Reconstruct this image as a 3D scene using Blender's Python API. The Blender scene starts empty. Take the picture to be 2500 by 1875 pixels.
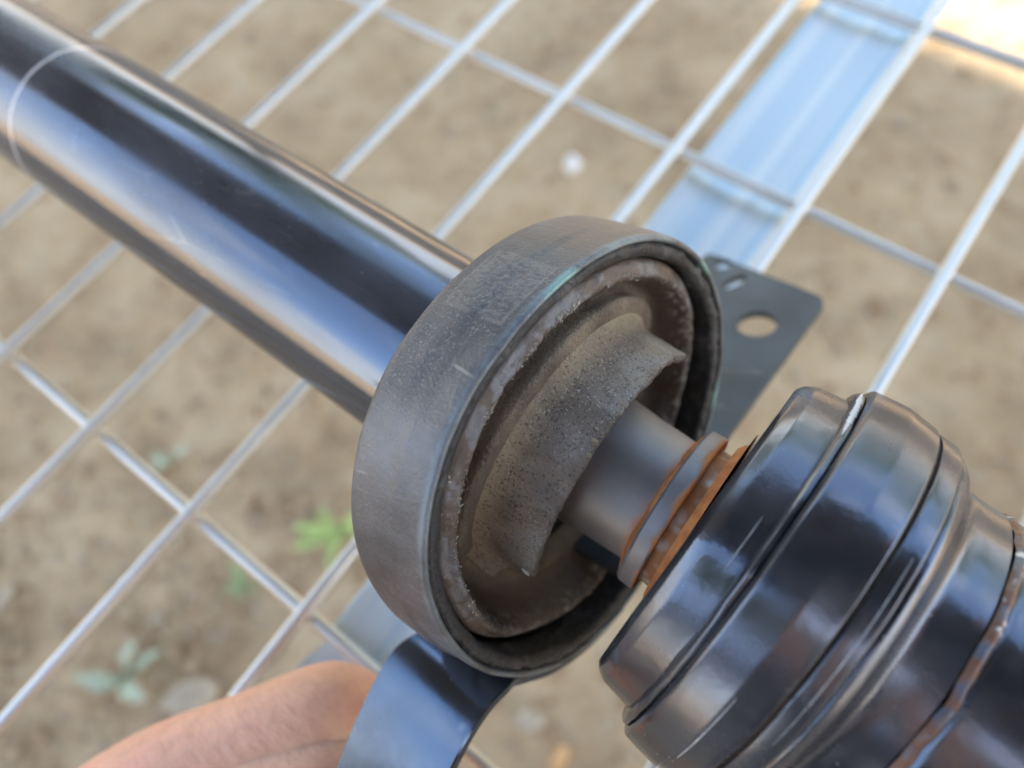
import bpy, bmesh, math, random
from mathutils import Vector, Matrix, noise
random.seed(7)
R_ = math.radians
sc = bpy.context.scene
COL = sc.collection
# ------------------------------------------------------------------ frames
# measured directions (camera axes: x right, y down, z forward), millimetres
U = Vector((0.79863843, 0.5150054, -0.31136168)).normalized()
V = Vector((-0.59409901, 0.75724614, -0.27133863)).normalized()
N = U.cross(V).normalized(); V = N.cross(U).normalized()
RACK = 226.17                      # camera height over the wire deck
GROUND = -0.70                     # soil level below the wire deck (metres)
ROT = Matrix((U, -V, -N))          # camera vector -> world vector
def W(q):                          # camera mm -> world metres
    q = ROT @ Vector(q); return Vector((q.x, q.y, q.z + RACK)) * 0.001
def WD(d): return (ROT @ Vector(d)).normalized()
F = 1700.0
RC = Vector((20.02652474018299, 18.47572530574577, 149.31843890105418)); RN = Vector((0.7216127968738879, 0.29882788548042355, -0.6244812777394882))
E1 = Vector((0.57696637, 0.23892819, 0.78103978)); E2 = Vector((0.38260265, -0.92391299, 0.0))
def px(x, y, z):                   # pixel of the 2500 px photograph at depth z (mm)
    return Vector(((x - 1250) / F * z, (y - 937.5) / F * z, z))
# ------------------------------------------------------------------ camera
cam = bpy.data.cameras.new('camera'); co = bpy.data.objects.new('camera', cam); COL.objects.link(co)
cam.sensor_width = 36; cam.lens = F / 2500 * 36; cam.clip_start = 0.01; cam.clip_end = 900
m = Matrix((WD((1, 0, 0)), WD((0, -1, 0)), WD((0, 0, -1)))).transposed().to_4x4()
m.translation = W((0, 0, 0)); co.matrix_world = m
cam.dof.use_dof = True; cam.dof.focus_distance = 0.124; cam.dof.aperture_fstop = 7.6
sc.camera = co
# ------------------------------------------------------------------ light
SUN_EL, SUN_AZ = 31.0, 130.0
w = bpy.data.worlds.new('World'); sc.world = w; w.use_nodes = True
nt = w.node_tree; nt.nodes.clear()
def wn(t): return nt.nodes.new(t)
out = wn('ShaderNodeOutputWorld'); bg = wn('ShaderNodeBackground'); sky = wn('ShaderNodeTexSky')
sky.sky_type = 'NISHITA'; sky.sun_disc = False; sky.sun_elevation = R_(SUN_EL); sky.sun_rotation = R_(SUN_AZ)
sky.dust_density = 1.0; sky.air_density = 1.0; sky.ozone_density = 0.6
tc = wn('ShaderNodeTexCoord'); mp = wn('ShaderNodeMapping'); mp.inputs['Scale'].default_value = (1, 1, 2.6); mp.inputs['Location'].default_value = (5.1, 2.7, 1.2)
nz = wn('ShaderNodeTexNoise'); nz.inputs['Scale'].default_value = 2.1; nz.inputs['Detail'].default_value = 7; nz.inputs['Roughness'].default_value = .55
rp = wn('ShaderNodeValToRGB'); rp.color_ramp.elements[0].position = .53; rp.color_ramp.elements[1].position = .74
mx = wn('ShaderNodeMix'); mx.data_type = 'RGBA'; mx.inputs['B'].default_value = (4.1, 4.0, 3.85, 1)
nt.links.new(tc.outputs['Generated'], mp.inputs['Vector']); nt.links.new(mp.outputs[0], nz.inputs['Vector'])
nt.links.new(nz.outputs['Fac'], rp.inputs[0]); nt.links.new(rp.outputs[0], mx.inputs['Factor'])
hz = wn('ShaderNodeMix'); hz.data_type = 'RGBA'; hz.inputs['B'].default_value = (3.5, 3.42, 3.25, 1)     # milky haze low over the horizon
sx = wn('ShaderNodeSeparateXYZ'); mh = wn('ShaderNodeMapRange'); mh.interpolation_type = 'SMOOTHSTEP'
for i_, v_ in enumerate((.52, .12, 0, .85)): mh.inputs[i_ + 1].default_value = v_
nt.links.new(tc.outputs['Generated'], sx.inputs[0]); nt.links.new(sx.outputs[2], mh.inputs[0]); nt.links.new(mh.outputs[0], hz.inputs['Factor'])
nt.links.new(sky.outputs[0], hz.inputs['A']); nt.links.new(hz.outputs['Result'], mx.inputs['A']); nt.links.new(mx.outputs['Result'], bg.inputs[0])
bg.inputs[1].default_value = 0.12; nt.links.new(bg.outputs[0], out.inputs[0])
sl = bpy.data.lights.new('sun', 'SUN'); sl.energy = 3.2; sl.angle = R_(0.5); sl.color = (1, .93, .82)
so = bpy.data.objects.new('sun', sl); COL.objects.link(so)
sd = Vector((math.sin(R_(SUN_AZ)) * math.cos(R_(SUN_EL)), math.cos(R_(SUN_AZ)) * math.cos(R_(SUN_EL)), math.sin(R_(SUN_EL))))
so.rotation_euler = sd.to_track_quat('Z', 'Y').to_euler(); so.location = (0, 0, 5)
sc.view_settings.view_transform = 'Standard'; sc.view_settings.look = 'None'
sc.view_settings.exposure = 3.1; sc.view_settings.gamma = 1
# ------------------------------------------------------------------ object helpers
def tag(o, label=None, cat=None, group=None, kind=None):
    if label: o['label'] = label
    if cat: o['category'] = cat
    if group: o['group'] = group
    if kind: o['kind'] = kind
    return o
def empty(name, mat, label, cat, group=None):
    o = bpy.data.objects.new(name, None); COL.objects.link(o); o.empty_display_size = .02
    o.matrix_world = mat; return tag(o, label, cat, group)
def finish(me, mats, sharp=35, smooth=True):
    for mt in (mats if isinstance(mats, (list, tuple)) else [mats]): me.materials.append(mt)
    if smooth:
        for p in me.polygons: p.use_smooth = True
        if sharp: me.set_sharp_from_angle(angle=R_(sharp))
def obj(name, bm, mat, parent=None, sharp=35, smooth=True):
    me = bpy.data.meshes.new(name); bm.normal_update(); bm.to_mesh(me); bm.free(); finish(me, mat, sharp, smooth)
    o = bpy.data.objects.new(name, me); COL.objects.link(o); o.parent = parent; return o
def frame(P, ax, xh=None):         # world matrix (metres) with local Z along axis; P in camera mm
    z = WD(ax); x = WD(xh) if xh is not None else Vector((1, 0, 0))
    x = (x - z * x.dot(z)).normalized(); y = z.cross(x)
    m = Matrix((x, y, z)).transposed().to_4x4(); m.translation = W(P); return m
def grid_surf(bm, P, close_i=True, close_j=False, flip=False):
    """P[i][j] rows i around, columns j along; adds quads"""
    vs = [[bm.verts.new(p) for p in row] for row in P]
    n, k = len(P), len(P[0])
    for i in range(n if close_i else n - 1):
        for j in range(k if close_j else k - 1):
            a, b, c, d = vs[i][j], vs[(i + 1) % n][j], vs[(i + 1) % n][(j + 1) % k], vs[i][(j + 1) % k]
            try: bm.faces.new((a, d, c, b) if flip else (a, b, c, d))
            except ValueError: pass
    return vs
def dens(prof, step):
    out = []
    for (a, b), (c, d) in zip(prof[:-1], prof[1:]):
        n = max(1, int(math.hypot(c - a, d - b) / step))
        for k in range(n): out.append((a + (c - a) * k / n, b + (d - b) * k / n))
    out.append(prof[-1]); return out
def lathe(prof, n=160, step=2.0, wob=None, T=None, closed=False, arc=None, sc_=0.001, org=None):
    """prof: (t, r) in mm about local Z. wob(theta, t, r) -> (t, r). T: 4x4 extra"""
    if step: prof = dens(prof + ([prof[0]] if closed else []), step)
    if closed and step: prof = prof[:-1]
    bm = bmesh.new(); P = []
    full = arc is None; a0, a1 = arc or (0, 2 * math.pi)
    for i in range(n):
        th = a0 + (a1 - a0) * i / (n if full else n - 1); row = []
        for t, r in prof:
            if wob: t, r = wob(th, t, r)
            v = Vector((r * math.cos(th), r * math.sin(th), t)) * sc_
            row.append(T @ v if T else v)
        P.append(row)
    grid_surf(bm, P, close_i=full, close_j=closed)
    if not full and closed:
        bm.verts.ensure_lookup_table(); k = len(prof)
        bm.faces.new([bm.verts[j] for j in range(k)][::-1]); bm.faces.new([bm.verts[(n - 1) * k + j] for j in range(k)])
    bmesh.ops.recalc_face_normals(bm, faces=bm.faces)
    return bm
def rr(prof, rad=.4, seg=3):       # round the corners of a profile
    out = [prof[0]]
    for a, b, c in zip(prof[:-2], prof[1:-1], prof[2:]):
        A, B, C = Vector(a), Vector(b), Vector(c); d1 = (A - B); d2 = (C - B)
        r = min(rad, d1.length * .45, d2.length * .45); p, q = B + d1.normalized() * r, B + d2.normalized() * r
        for k in range(seg + 1):
            s = k / seg; v = p * (1 - s) ** 2 + B * 2 * s * (1 - s) + q * s * s; out.append((v.x, v.y))
    out.append(prof[-1]); return out
def tube(bm, a, b, r, n=12, cap=True):
    a, b = Vector(a), Vector(b); d = (b - a).normalized(); x = d.orthogonal().normalized(); y = d.cross(x)
    P = [[p + (x * math.cos(2 * math.pi * i / n) + y * math.sin(2 * math.pi * i / n)) * r for p in (a, b)] for i in range(n)]
    vs = grid_surf(bm, P)
    if cap:
        bm.faces.new([v[0] for v in vs][::-1]); bm.faces.new([v[1] for v in vs])
def box(bm, lo, hi):
    x0, y0, z0 = lo; x1, y1, z1 = hi
    v = [bm.verts.new(p) for p in ((x0, y0, z0), (x1, y0, z0), (x1, y1, z0), (x0, y1, z0), (x0, y0, z1), (x1, y0, z1), (x1, y1, z1), (x0, y1, z1))]
    for f in ((3, 2, 1, 0), (4, 5, 6, 7), (0, 1, 5, 4), (1, 2, 6, 5), (2, 3, 7, 6), (3, 0, 4, 7)): bm.faces.new([v[i] for i in f])
# ------------------------------------------------------------------ material helpers
class M:
    def __init__(s, name, base=(.5, .5, .5), rough=.5, metal=0.0, coat=0.0, spec=.5):
        s.m = bpy.data.materials.new(name); s.m.use_nodes = True; s.t = s.m.node_tree; s.n = s.t.nodes
        s.b = s.n['Principled BSDF']; s.b.inputs['Base Color'].default_value = (*base, 1)
        s.b.inputs['Roughness'].default_value = rough; s.b.inputs['Metallic'].default_value = metal
        s.b.inputs['Coat Weight'].default_value = coat; s.b.inputs['Specular IOR Level'].default_value = spec
        s.tc = s.n.new('ShaderNodeTexCoord').outputs['Object']
    def new(s, t, **k):
        n = s.n.new(t)
        for a, b in k.items(): setattr(n, a, b)
        return n
    def link(s, a, b): s.t.links.new(a, b)
    def map(s, scale, rot=(0, 0, 0), loc=(0, 0, 0), src=None):
        n = s.new('ShaderNodeMapping'); n.inputs['Scale'].default_value = scale; n.inputs['Rotation'].default_value = rot; n.inputs['Location'].default_value = loc
        s.link(src or s.tc, n.inputs[0]); return n.outputs[0]
    def noise(s, scale, detail=4, rough=.55, vec=None, dist=0):
        n = s.new('ShaderNodeTexNoise'); n.inputs['Scale'].default_value = scale; n.inputs['Detail'].default_value = detail
        n.inputs['Roughness'].default_value = rough; n.inputs['Distortion'].default_value = dist
        s.link(vec or s.tc, n.inputs['Vector']); return n.outputs['Fac']
    def voro(s, scale, vec=None, feature='F1', out='Distance'):
        n = s.new('ShaderNodeTexVoronoi', feature=feature); n.inputs['Scale'].default_value = scale; s.link(vec or s.tc, n.inputs['Vector']); return n.outputs[out]
    def ramp(s, f, stops):
        n = s.new('ShaderNodeValToRGB'); cr = n.color_ramp
        while len(cr.elements) < len(stops): cr.elements.new(.5)
        for e, (p, c) in zip(cr.elements, stops): e.position = p; e.color = (*c, 1) if isinstance(c, (tuple, list)) else (c, c, c, 1)
        s.link(f, n.inputs[0]); return n.outputs[0]
    def mix(s, f, a, b, mode='MIX'):
        n = s.new('ShaderNodeMix', data_type='RGBA', blend_type=mode)
        for v, k in ((f, 'Factor'), (a, 'A'), (b, 'B')):
            i = n.inputs[k]
            if hasattr(v, 'links'): s.link(v, i)
            elif isinstance(v, (tuple, list)): i.default_value = (*v, 1)
            else: i.default_value = v if k == 'Factor' else (v, v, v, 1)
        return n.outputs['Result']
    def math(s, op, a, b=0.0, clamp=False):
        n = s.new('ShaderNodeMath', operation=op, use_clamp=clamp)
        for v, i in ((a, 0), (b, 1)):
            if hasattr(v, 'links'): s.link(v, n.inputs[i])
            else: n.inputs[i].default_value = v
        return n.outputs[0]
    def mr(s, f, a, b, c=0.0, d=1.0):
        n = s.new('ShaderNodeMapRange')
        s.link(f, n.inputs[0])
        for i, v in enumerate((a, b, c, d)): n.inputs[i + 1].default_value = v
        return n.outputs[0]
    def xyz(s):
        n = s.new('ShaderNodeSeparateXYZ'); s.link(s.tc, n.inputs[0]); return n.outputs
    def rad(s):                    # radius from local Z
        x = s.xyz(); return s.math('SQRT', s.math('ADD', s.math('MULTIPLY', x[0], x[0]), s.math('MULTIPLY', x[1], x[1])))
    def polar(s, k=1.0):           # (theta*k, z, r) vector for streaks round an axis (metres)
        x = s.xyz(); th = s.math('ARCTAN2', x[1], x[0]); c = s.new('ShaderNodeCombineXYZ')
        s.link(s.math('MULTIPLY', th, k), c.inputs[0]); s.link(x[2], c.inputs[1]); s.link(s.rad(), c.inputs[2]); return c.outputs[0], th
    def attr(s, name):
        n = s.new('ShaderNodeAttribute'); n.attribute_name = name; return n.outputs['Fac']
    def bump(s, f, strength, dist=.0005, prev=None):
        n = s.new('ShaderNodeBump'); n.inputs['Strength'].default_value = strength; n.inputs['Distance'].default_value = dist
        s.link(f, n.inputs['Height'])
        if prev: s.link(prev, n.inputs['Normal'])
        return n.outputs[0]
    def set(s, **k):
        for a, v in k.items():
            i = s.b.inputs[a.replace('_', ' ')]
            if hasattr(v, 'links'): s.link(v, i)
            elif isinstance(v, (tuple, list)): i.default_value = (*v, 1) if len(v) == 3 and i.type == 'RGBA' else v
            else: i.default_value = v
        return s
def painted(name, base, rough, metal, dust=(.16, .15, .14), dustamt=.5, rust=0.0, orange=.25, band=None, streak=(1, 1, 1)):
    """dark glossy enamel over steel with dust film, scratches, specks"""
    a = M(name, base, rough, metal)
    n1 = a.noise(38, 6, .6, vec=a.map(streak)); n2 = a.noise(420, 3, .6); n3 = a.noise(9, 3)
    d = a.math('MULTIPLY', a.mr(n1, .42, .78), dustamt, True)
    spk = a.mr(a.voro(520), .10, .06); spk = a.math('MULTIPLY', spk, a.mr(a.noise(60, 3), .55, .7), True)
    c = a.mix(d, base, dust); c = a.mix(spk, c, (.42, .40, .37))
    met = a.math('SUBTRACT', metal, a.math('MULTIPLY', a.math('ADD', d, spk), .9), True)
    rg = a.math('ADD', a.mr(n1, .3, .8, rough * .8, rough * 1.5), a.math('MULTIPLY', a.math('ADD', d, spk), .35), True)
    sv = a.map((1, 1, .06)); scr = a.mr(a.voro(260, vec=a.map((1, .35, .08), (.4, .2, .3)), feature='DISTANCE_TO_EDGE'), .012, .0, 0, .5)
    scr = a.math('MULTIPLY', scr, a.mr(a.noise(70, 2), .55, .62), True)
    c = a.mix(scr, c, (.3, .3, .3))
    if rust:
        rm = a.math('MULTIPLY', a.mr(a.noise(110, 6, .7), .62, .68), rust, True)
        c = a.mix(rm, c, (.20, .075, .03)); met = a.math('SUBTRACT', met, rm, True); rg = a.math('ADD', rg, a.math('MULTIPLY', rm, .5), True)
    a.set(Specular_Tint=(.8, .79, .8, 1))
    a.set(Base_Color=c, Metallic=met, Roughness=rg, Normal=a.bump(n2, orange, .0002, a.bump(n3, .12, .003)))
    return a
# ------------------------------------------------------------------ materials
SGN = 1.0 if WD(RN).cross(WD(E1)).dot(WD(E2)) > 0 else -1.0
def mat_tube():
    a = painted('shaft_tube_paint', (.40, .41, .43), .17, .92, dustamt=.40, orange=.03, streak=(1, 1, .35))
    return a
MT = {}
a = painted('shaft_tube_paint', (.135, .15, .18), .08, .92, dust=(.10, .095, .10), dustamt=.6, orange=.02, streak=(1, 1, .3)); MT['tube'] = a.m
# worn ring scratched round the tube
x = a.xyz(); v, th = a.polar(.03)
wv = a.noise(60, 3, vec=v); zz = a.math('ADD', x[2], a.math('MULTIPLY', a.math('SUBTRACT', wv, .5), .0015))
band = a.mr(a.math('ABSOLUTE', a.math('ADD', zz, .130)), .00075, .00035); band = a.math('MULTIPLY', band, a.mr(a.noise(140, 4, vec=v), .25, .42), True)
old = a.b.inputs['Base Color'].links[0].from_socket; om = a.b.inputs['Metallic'].links[0].from_socket
a.set(Base_Color=a.mix(band, old, (.62, .58, .56)), Metallic=a.math('SUBTRACT', om, band, True))
MT['joint'] = painted('joint_black_enamel', (.13, .142, .168), .17, .9, dust=(.11, .10, .10), dustamt=.28, rust=.12, orange=.22).m
MT['joint_cover'] = painted('joint_cover_enamel', (.13, .142, .168), .17, .88, dust=(.12, .115, .11), dustamt=.35, rust=.05, orange=.3).m
MT['bracket'] = painted('bracket_enamel', (.10, .125, .165), .2, .93, dust=(.06, .06, .065), dustamt=.3, orange=.10).m
MT['ear'] = painted('bracket_ear_enamel', (.085, .095, .10), .42, .45, dust=(.12, .12, .115), dustamt=.6, orange=.15).m
# outer ring steel
a = M('dusty_ring_steel', (.11, .11, .115), .5, .35)
v, th = a.polar(.05)
n1 = a.noise(45, 6, .6); n2 = a.noise(900, 3, .65); fine = a.noise(700, 3, .6, vec=a.map((1, 1, .22)))
c = a.ramp(n1, [(.25, (.054, .056, .062)), (.5, (.108, .109, .114)), (.75, (.19, .182, .176))])
tan = a.math('MULTIPLY', a.mr(a.noise(30, 5, vec=a.map((1, 1, 1), loc=(.3, .1, 0))), .50, .68), .40, True)
c = a.mix(tan, c, (.20, .16, .125))
spk = a.math('MULTIPLY', a.mr(a.voro(700), .10, .05), a.mr(a.noise(55, 3), .50, .66), True)
c = a.mix(spk, c, (.42, .40, .38))
gs = a.mr(a.noise(2400, 2, .5), .58, .70); gs = a.math('MULTIPLY', gs, a.mr(a.noise(26, 4, .6), .42, .60), True)
c = a.mix(a.math('MULTIPLY', gs, .6), c, (.34, .33, .32))
hz_ = a.math('MULTIPLY', a.mr(a.noise(34, 5, .6, vec=a.map((1, 1, .5), loc=(.7, .2, .4))), .52, .66), .5, True); c = a.mix(hz_, c, (.20, .22, .245))
pth = a.math('MULTIPLY', th, SGN)
pm = a.math('MULTIPLY', a.mr(a.math('ABSOLUTE', a.math('SUBTRACT', pth, 2.62)), .165, .155), a.mr(a.math('ABSOLUTE', a.math('ADD', a.xyz()[2], .0095)), .0072, .0069), True)
pi_ = a.math('MULTIPLY', a.mr(a.math('ABSOLUTE', a.math('SUBTRACT', pth, 2.62)), .150, .140), a.mr(a.math('ABSOLUTE', a.math('ADD', a.xyz()[2], .0095)), .0068, .0064), True)
ed_ = a.math('MULTIPLY', a.math('SUBTRACT', pm, pi_, True), a.mr(a.noise(220, 4, .6), .38, .55), True)
c = a.mix(a.math('MULTIPLY', ed_, .28), c, (.36, .33, .29)); c = a.mix(a.math('MULTIPLY', a.math('MULTIPLY', pi_, .35), a.mr(a.noise(900, 3, .6), .4, .6), True), c, (.27, .26, .25))
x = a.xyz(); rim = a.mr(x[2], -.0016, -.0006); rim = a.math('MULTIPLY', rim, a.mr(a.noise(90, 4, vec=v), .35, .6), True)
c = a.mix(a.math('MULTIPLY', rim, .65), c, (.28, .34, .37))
ln = a.mr(a.voro(60, vec=a.map((1, .8, 1), (.3, .5, .2)), feature='DISTANCE_TO_EDGE'), .018, .006); ln = a.math('MULTIPLY', ln, a.mr(a.noise(40, 2), .56, .62), True)
c = a.mix(a.math('MULTIPLY', ln, .7), c, (.36, .33, .30))
grn = a.math('MULTIPLY', a.mr(x[2], -.0012, -.0005), a.mr(a.noise(28, 2), .58, .66), True); c = a.mix(grn, c, (.30, .55, .48))
a.set(Base_Color=c, Roughness=a.mr(n1, .2, .8, .30, .55), Metallic=.45, Normal=a.bump(a.noise(1300, 4, .7), .45, .0004, a.bump(fine, .35, .0003, a.bump(n1, .5, .0016)))); MT['ring'] = a.m
# inside / lip rubber
a = M('cracked_lip_rubber', (.035, .035, .037), .5, 0)
n1 = a.noise(120, 6, .65); c = a.ramp(n1, [(.3, (.018, .018, .019)), (.55, (.05, .05, .052)), (.74, (.16, .155, .15))])
cr = a.mr(a.voro(330, feature='DISTANCE_TO_EDGE', vec=a.map((1, 1, .5))), .05, .0)
c = a.mix(a.math('MULTIPLY', cr, .8), c, (.008, .008, .008))
spk = a.math('MULTIPLY', a.mr(a.voro(900), .12, .07), a.mr(a.noise(70, 3), .5, .62), True); c = a.mix(spk, c, (.5, .49, .46))
a.set(Base_Color=c, Roughness=a.mr(n1, .3, .7, .38, .7), Normal=a.bump(cr, -.5, .0004, a.bump(a.noise(500, 5, .7), .7, .0006))); MT['lip'] = a.m
a = M('ring_inner_wall', (.05, .047, .043), .6, 0)
n1 = a.noise(70, 6, .6); a.set(Base_Color=a.ramp(n1, [(.3, (.022, .020, .019)), (.7, (.062, .055, .048))]), Normal=a.bump(a.noise(600, 4), .3, .0003)); MT['wall'] = a.m
# bellows rubber: attribute 'prof' 0..1 across the profile
a = M('bellows_rubber', (.08, .065, .055), .5, 0)
p = a.attr('prof'); v, th = a.polar(.04)
n1 = a.noise(60, 6, .6); brown = a.ramp(n1, [(.3, (.075, .056, .044)), (.55, (.125, .092, .071)), (.8, (.19, .145, .112))])
grit = a.noise(1300, 3, .7); grime = a.mr(a.noise(80, 5, .6), .35, .65)
sand = a.math('MULTIPLY', a.mr(p, .62, .82), grime, True)
c = a.mix(a.math('MULTIPLY', sand, .75), brown, (.33, .265, .175))
# worn blue grey outer land
land = a.math('MULTIPLY', a.mr(p, .27, .34), a.mr(p, .50, .46), True)
patch = a.mr(a.noise(150, 4, .6, vec=v), .47, .53)
c = a.mix(a.math('MULTIPLY', land, a.math('MULTIPLY', patch, .85)), c, (.19, .192, .20))
edge = a.math('MULTIPLY', a.mr(p, .40, .46), a.mr(p, .58, .53), True)
fl = a.mr(a.noise(420, 5, .75), .52, .62); fl = a.math('MULTIPLY', a.math('MULTIPLY', fl, edge), a.mr(a.noise(75, 3), .38, .52), True)
c = a.mix(fl, c, (.60, .56, .48))
fs = a.math('MULTIPLY', a.mr(a.voro(1100), .16, .09), a.mr(a.noise(120, 3), .45, .65), True); c = a.mix(fs, c, (.34, .29, .22))
rg = a.math('ADD', a.math('MULTIPLY', sand, .25), a.mr(n1, .3, .7, .36, .52))
hb = a.math('ADD', a.math('MULTIPLY', grit, a.math('ADD', a.math('MULTIPLY', a.mr(p, .5, .7), .9), .12)), a.math('MULTIPLY', fl, .6))
a.set(Base_Color=c, Roughness=rg, Normal=a.bump(hb, .9, .0010, a.bump(a.noise(200, 4), .4, .0012))); MT['bellows'] = a.m
# gritty sleeve
a = M('gritty_sleeve_rubber', (.12, .105, .09), .6, 0)
x = a.xyz(); n1 = a.noise(75, 6, .6)
c = a.ramp(n1, [(.28, (.11, .086, .066)), (.5, (.21, .168, .128)), (.75, (.42, .35, .255))])
ends = a.mr(x[2], .050, .0575); gp = a.math('MULTIPLY', ends, a.mr(a.noise(130, 4), .44, .58), True)
c = a.mix(a.math('MULTIPLY', gp, .7), c, (.30, .285, .26))
root = a.mr(x[2], .0510, .0455); c = a.mix(a.math('MULTIPLY', root, a.mr(a.noise(60, 3), .3, .6)), c, (.42, .33, .20))
fs = a.math('MULTIPLY', a.mr(a.noise(2300, 2, .5), .58, .70), a.mr(a.noise(95, 3), .35, .55), True); c = a.mix(fs, c, (.45, .41, .34))
dk = a.math('MULTIPLY', a.mr(a.noise(1500, 3, .6), .44, .34), .7, True); c = a.mix(dk, c, (.035, .03, .028))
a.set(Base_Color=c, Roughness=a.mr(n1, .3, .7, .42, .66), Normal=a.bump(a.noise(1500, 4, .75), .8, .0008, a.bump(a.noise(420, 4, .65), .55, .0011))); MT['sleeve'] = a.m
a = M('dark_bore', (.008, .008, .009), .7, 0); MT['bore'] = a.m
# stub steel
a = M('bare_stub_steel', (.3, .3, .32), .42, .75)
n1 = a.noise(55, 6, .6); c = a.ramp(n1, [(.3, (.20, .19, .185)), (.6, (.27, .262, .26)), (.8, (.24, .20, .17))])
x = a.xyz(); rs = a.math('MULTIPLY', a.mr(a.math('ADD', x[2], a.math('MULTIPLY', a.noise(160, 4), .006)), .0725, .0745), .9, True)
c = a.mix(rs, c, (.45, .15, .035))
a.set(Base_Color=c, Metallic=a.math('SUBTRACT', .6, rs, True), Roughness=a.mr(n1, .3, .8, .42, .6), Normal=a.bump(a.noise(600, 3, vec=a.map((1, 1, .3))), .15, .0003)); MT['stub'] = a.m
a = M('collar_steel_rusting', (.25, .26, .28), .38, .8)
n1 = a.noise(90, 5, .6); rs = a.mr(a.math('ADD', a.math('MULTIPLY', a.noise(110, 5, .6), 1.05), a.math('MULTIPLY', a.math('ABSOLUTE', a.math('SUBTRACT', a.xyz()[2], .0733)), 130)), .70, .84)
lo = a.mr(a.xyz()[1], .004, -.012); low = a.math('MULTIPLY', a.mr(a.noise(60, 3), .45, .55), 0)
c = a.mix(rs, a.ramp(n1, [(.3, (.19, .18, .18)), (.7, (.27, .265, .27))]), (.50, .20, .055))
a.set(Base_Color=c, Metallic=a.math('SUBTRACT', .5, rs, True), Roughness=a.mr(rs, 0, 1, .48, .8), Normal=a.bump(a.noise(500, 4), .3, .0003)); MT['collar'] = a.m
a = M('orange_rust', (.42, .16, .05), .8, 0)
n1 = a.noise(140, 6, .65); c = a.ramp(n1, [(.25, (.28, .09, .03)), (.5, (.58, .20, .06)), (.75, (.78, .36, .12))])
a.set(Base_Color=c, Normal=a.bump(a.noise(600, 5), .6, .0005)); MT['rust'] = a.m
a = M('worn_spacer', (.4, .34, .26), .6, .1)
v, th = a.polar(.016); cells = a.mr(a.voro(330, vec=a.map((1, .8, 1), src=v), feature='SMOOTH_F1'), .15, .45)
c = a.mix(cells, (.46, .43, .38), (.30, .13, .045)); a.set(Base_Color=c, Roughness=.6, Normal=a.bump(cells, -.5, .0006)); MT['spacer'] = a.m
a = M('weld_bead_metal', (.2, .2, .22), .4, .6)
n1 = a.noise(190, 5, .7); rs = a.mr(n1, .42, .52); c = a.mix(rs, (.13, .14, .17), (.17, .075, .04)); sp = a.mr(a.noise(400, 4), .62, .68); c = a.mix(sp, c, (.6, .6, .58))
a.set(Base_Color=c, Metallic=a.math('SUBTRACT', .7, rs, True), Roughness=.45, Normal=a.bump(a.noise(450, 5), .8, .0007)); MT['weld'] = a.m
a = M('groove_grime', (.045, .035, .028), .75, 0)
n1 = a.noise(130, 5, .7); a.set(Base_Color=a.ramp(n1, [(.35, (.018, .015, .014)), (.58, (.07, .05, .035)), (.70, (.26, .13, .07))]), Normal=a.bump(n1, .6, .0006)); MT['groove'] = a.m
# galvanised
def galv(name, base, rough, metal):
    a = M(name, base, rough, metal); n1 = a.noise(70, 4); n2 = a.voro(160)
    a.set(Base_Color=a.mix(a.mr(n1, .35, .7), base, tuple(min(1, k * 1.12) for k in base)), Roughness=a.mr(n1, .3, .7, rough * .85, rough * 1.2), Normal=a.bump(a.noise(300, 3), .05, .0004)); return a.m
MT['wire'] = galv('galvanised_wire', (.64, .64, .61), .36, .6)
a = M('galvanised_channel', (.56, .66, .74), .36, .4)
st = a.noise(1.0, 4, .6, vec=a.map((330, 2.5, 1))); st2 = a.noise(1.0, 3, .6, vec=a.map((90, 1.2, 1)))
c = a.mix(a.mr(st2, .38, .62), (.50, .68, .78), (.84, .88, .86)); c = a.mix(a.mr(st, .45, .62, 0, .5), c, (.80, .82, .82))  # lengthwise reflection stripes painted into the base colour as blue and white streaks
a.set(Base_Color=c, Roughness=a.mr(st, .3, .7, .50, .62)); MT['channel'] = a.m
# soil
a = M('dry_clay_soil', (.4, .32, .22), .9, 0, spec=.2)
n1 = a.noise(5.5, 7, .6); n2 = a.noise(34, 6, .65); n3 = a.noise(150, 5, .6)
c = a.ramp(n1, [(.32, (.40, .265, .145)), (.5, (.57, .395, .222)), (.66, (.68, .495, .295))])
c = a.mix(a.mr(n2, .52, .72, 0, .45), c, (.64, .53, .37)); c = a.mix(a.mr(n2, .45, .28, 0, .5), c, (.30, .20, .115))
c = a.mix(a.mr(n3, .40, .25, 0, .4), c, (.26, .18, .11)); c = a.mix(a.mr(a.noise(16, 3), .60, .72, 0, .4), c, (.58, .34, .17))
a.set(Base_Color=c, Normal=a.bump(n3, .8, .006, a.bump(n2, .6, .02))); MT['soil'] = a.m
def simple(name, c0, c1, sc_, rough=.7, bs=.4, bd=.002, **k):
    a = M(name, c0, rough, **k); n1 = a.noise(sc_, 5); a.set(Base_Color=a.mix(a.mr(n1, .35, .65), c0, c1), Normal=a.bump(n1, bs, bd)); return a.m
MT['weed'] = simple('weed_leaf', (.20, .30, .12), (.30, .40, .18), 60, .5)
MT['weed_bright'] = simple('bright_weed_leaf', (.34, .44, .12), (.46, .52, .18), 60, .5)
MT['weed_dusty'] = simple('dusty_weed_leaf', (.38, .43, .28), (.48, .48, .34), 60, .6)
MT['chip'] = simple('dry_leaf_bits', (.32, .19, .09), (.48, .34, .20), 25, .8)
MT['pebble'] = simple('grey_pebble', (.34, .26, .18), (.48, .39, .28), 90, .8)
MT['white_stone'] = simple('white_stone', (.70, .66, .62), (.82, .79, .75), 120, .6)
MT['orange_stone'] = simple('orange_stone', (.55, .30, .12), (.66, .38, .17), 90, .7)
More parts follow.
